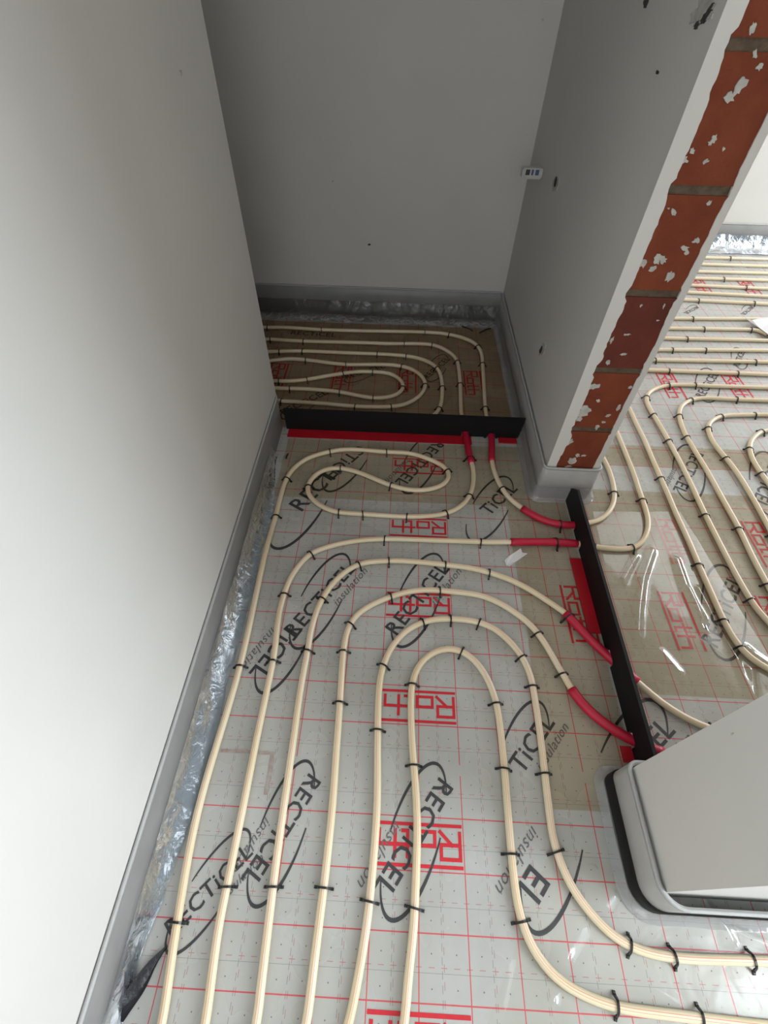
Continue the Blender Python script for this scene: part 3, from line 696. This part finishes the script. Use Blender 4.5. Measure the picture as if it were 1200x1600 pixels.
# ------------------------------------------------------------------ prints on the floor film
ZPR = .0006
def frame_print(bm, o, u, v, segs, wdt):
    for u0, v0, u1, v1 in segs:
        d = Vector((u1 - u0, v1 - v0)); L = d.length; d /= L; n = Vector((-d.y, d.x)) * wdt * .5
        e = d * wdt * .5
        q = [(u0 - e.x + n.x, v0 - e.y + n.y), (u0 - e.x - n.x, v0 - e.y - n.y), (u1 + e.x - n.x, v1 + e.y - n.y), (u1 + e.x + n.x, v1 + e.y + n.y)]
        vs_ = [bm.verts.new((o[0] + u[0] * a + v[0] * c, o[1] + u[1] * a + v[1] * c, ZPR)) for a, c in q]
        f = bm.faces.new(vs_)
        if f.normal.z < 0: f.normal_flip()
R_ = [(.004, .021, .004, .070), (.004, .070, .046, .070), (.046, .070, .046, .044), (.046, .044, .004, .044), (.022, .044, .048, .020)]
O_ = [(.060, .021, .100, .021), (.100, .021, .100, .047), (.100, .047, .060, .047), (.060, .047, .060, .021)]
T_ = [(.121, .021, .121, .068), (.110, .047, .148, .047), (.121, .021, .132, .021)]
H_ = [(.149, .021, .149, .068), (.149, .047, .185, .047), (.185, .047, .185, .021)]
BARS = [(.002, .008, .190, .008), (.002, .084, .190, .084)]
def logo(o, ang, mat='print_red', letters=R_ + O_ + T_ + H_, bars=BARS):
    u = (math.cos(ang), math.sin(ang)); v = (-u[1], u[0]); bm = bmesh.new()
    frame_print(bm, o, u, v, letters, .0074); frame_print(bm, o, u, v, bars, .0068)
    # keep overlapping strokes from fighting: tiny height steps per face
    for i, f in enumerate(bm.faces):
        for q in f.verts: q.co.z += i * 1.2e-5
    return obj('logo_print', bm, mat, fl)
for yc in (-.2, -.5, -.8, .1, .4, .7):     # corridor: read from the far side
    logo((-.004, yc + .093), math.pi)
DN = -math.pi / 2
for x, y, mt in ((.640, .235, 'print_red'), (.940, .235, 'print_red'), (1.240, .235, 'print_red'), (.725, .535, 'print_red_faint'), (1.030, .540, 'print_red'), (1.33, .54, 'print_red'),
                 (1.022, 1.445, 'print_red'), (1.330, 1.450, 'print_red'), (1.640, 1.455, 'print_red'), (1.555, 2.49, 'print_red'), (1.845, 2.495, 'print_red'), (2.14, 2.50, 'print_red'),
                 (.338, .240, 'print_red'), (.106, 1.405, 'print_red'), (-.196, 1.405, 'print_red'), (-.500, 1.405, 'print_red'), (-.802, 1.405, 'print_red')):
    logo((x, y), DN, mt)
FONT = None
def text_mesh(body, shear=0.0):
    cu = bpy.data.curves.new('t', 'FONT'); cu.body = body; cu.resolution_u = 2; cu.shear = shear; cu.space_character = 1.05
    if not shear: cu.offset = .012
    o = bpy.data.objects.new('t', cu); COL.objects.link(o); bpy.context.view_layer.update()
    me = bpy.data.meshes.new_from_object(o.evaluated_get(bpy.context.evaluated_depsgraph_get()))
    bpy.data.objects.remove(o); bpy.data.curves.remove(cu)
    xs = [v.co.x for v in me.vertices]; x0, x1 = min(xs), max(xs)
    for v in me.vertices: v.co.x = (v.co.x - x0) / (x1 - x0); v.co.y = v.co.y / (x1 - x0)
    return me
TXT = {}
def printed(body, p0, p1, mat='print_black', shear=0.0, vo=0.0, aspect=1.0, name='lettering'):
    key = (body, shear, mat)
    if key not in TXT:
        TXT[key] = text_mesh(body, shear); TXT[key].materials.append(M[mat])
    d = p1 - p0; L = d.length; a = math.atan2(d.y, d.x)
    o = bpy.data.objects.new(name, TXT[key]); COL.objects.link(o); o.parent = fl
    n = Vector((-math.sin(a), math.cos(a), 0)); q = p0 + n * vo
    o.location = (q.x, q.y, ZPR + .0003); o.rotation_euler = (0, 0, a); o.scale = (L, L * aspect, 1)
    return o
def arc(ctr, ang, a, b, t0, t1, wd, parent=fl):
    bm = bmesh.new(); prev = None; n = 22
    for k in range(n + 1):
        t = math.radians(t0 + (t1 - t0) * k / n); w_ = wd * (.35 + .65 * math.sin(math.pi * k / n))
        c, s = math.cos(t), math.sin(t); row = []
        for e in (-.5, .5):
            u, v = (a + e * w_) * c, (b + e * w_) * s
            row.append(bm.verts.new((ctr.x + u * math.cos(ang) - v * math.sin(ang), ctr.y + u * math.sin(ang) + v * math.cos(ang), ZPR + .0002)))
        if prev: bm.faces.new((prev[0], prev[1], row[1], row[0]))
        prev = row
    bmesh.ops.recalc_face_normals(bm, faces=bm.faces)
    for f in bm.faces:
        if f.normal.z < 0: f.normal_flip()
    return obj('swoosh_print', bm, 'print_black', parent)
def maker(pa, pb, body='RECTiCEL', arcs=(1, 1), sub=True, full=None):
    """print along two pixels; full = how much of the whole word shows (letters are even)"""
    a, c = ray(*pa), ray(*pb); L = (c - a).length; d = (c - a) / L; ang = math.atan2(d.y, d.x)
    n = Vector((-d.y, d.x, 0))
    W = L / (len(body) / 8)                    # length of the whole word
    off = -n * W * .075
    printed(body, a + off, c + off)
    ctr = c - d * W * .5
    if arcs[0]: arc(ctr, ang + .26, W * .60, W * .21, -48, 96, W * .032)
    if arcs[1]: arc(ctr, ang + .26, W * .60, W * .21, 132, 276, W * .032)
    if sub: printed('insulation', ctr + d * W * .02 - n * W * .20, ctr + d * W * .56 - n * W * .20, 'print_grey', .35, 0, .95, 'script_print')
maker((262, 1455), (390, 1325))
maker((492, 1215), (386, 1382))
maker((697, 1223), (594, 1397))
maker((806, 1202), (857, 1122), 'TiCEL', (1, 0))
maker((452, 990), (548, 884), sub=True)
maker((462, 978), (398, 1058), 'TiCEL', (1, 0))
maker((611, 987), (694, 884))
maker((462, 794), (525, 733), 'RECTi', (0, 1), False)
maker((566, 699), (503, 752), 'CTiCEL', (1, 0), False)
maker((687, 692), (624, 757))
maker((757, 801), (802, 760), 'TiCEL', (1, 1), False)
maker((1000, 1178), (1043, 1131), 'CEL', (1, 0))
maker((1108, 1006), (1150, 903), arcs=(1, 1), sub=False)
maker((1091, 707), (1060, 769), arcs=(1, 1))
maker((1093, 620), (1117, 583), arcs=(1, 1), sub=False)
maker((1150, 572), (1160, 548), arcs=(1, 1), sub=False)
maker((1215, 720), (1185, 790), arcs=(1, 1), sub=False)
maker((841, 1363), (814, 1411), 'EL', (1, 0), True)
maker((665, 590), (700, 560), arcs=(1, 1), sub=False)
maker((540, 590), (600, 572), arcs=(0, 1), sub=False)
maker((455, 520), (525, 524), arcs=(0, 0), sub=False)
maker((440, 645), (510, 612), 'RECTiCEL', (0, 1), False)
maker((1090, 480), (1070, 490), arcs=(0, 1), sub=False)
maker((1175, 480), (1160, 492), arcs=(0, 1), sub=False)
# brown smudge mark (an angle) on the film
def mark(px, wd, mat):
    P = [ray(*q) for q in px]; bm = bmesh.new()
    for k, (a, c) in enumerate(zip(P, P[1:])):
        d = (c - a).normalized(); n = Vector((-d.y, d.x, 0)) * wd * .5
        f = bm.faces.new([bm.verts.new((q.x, q.y, ZPR + k * 2e-5)) for q in (a + n, a - n, c - n, c + n)])
        if f.normal.z < 0: f.normal_flip()
    return obj('smudge_mark', bm, mat, fl)
mark([(345, 1173), (395, 1175), (428, 1177)], .008, 'print_brown')
mark([(426, 1175), (421, 1210), (415, 1242)], .010, 'print_brown')
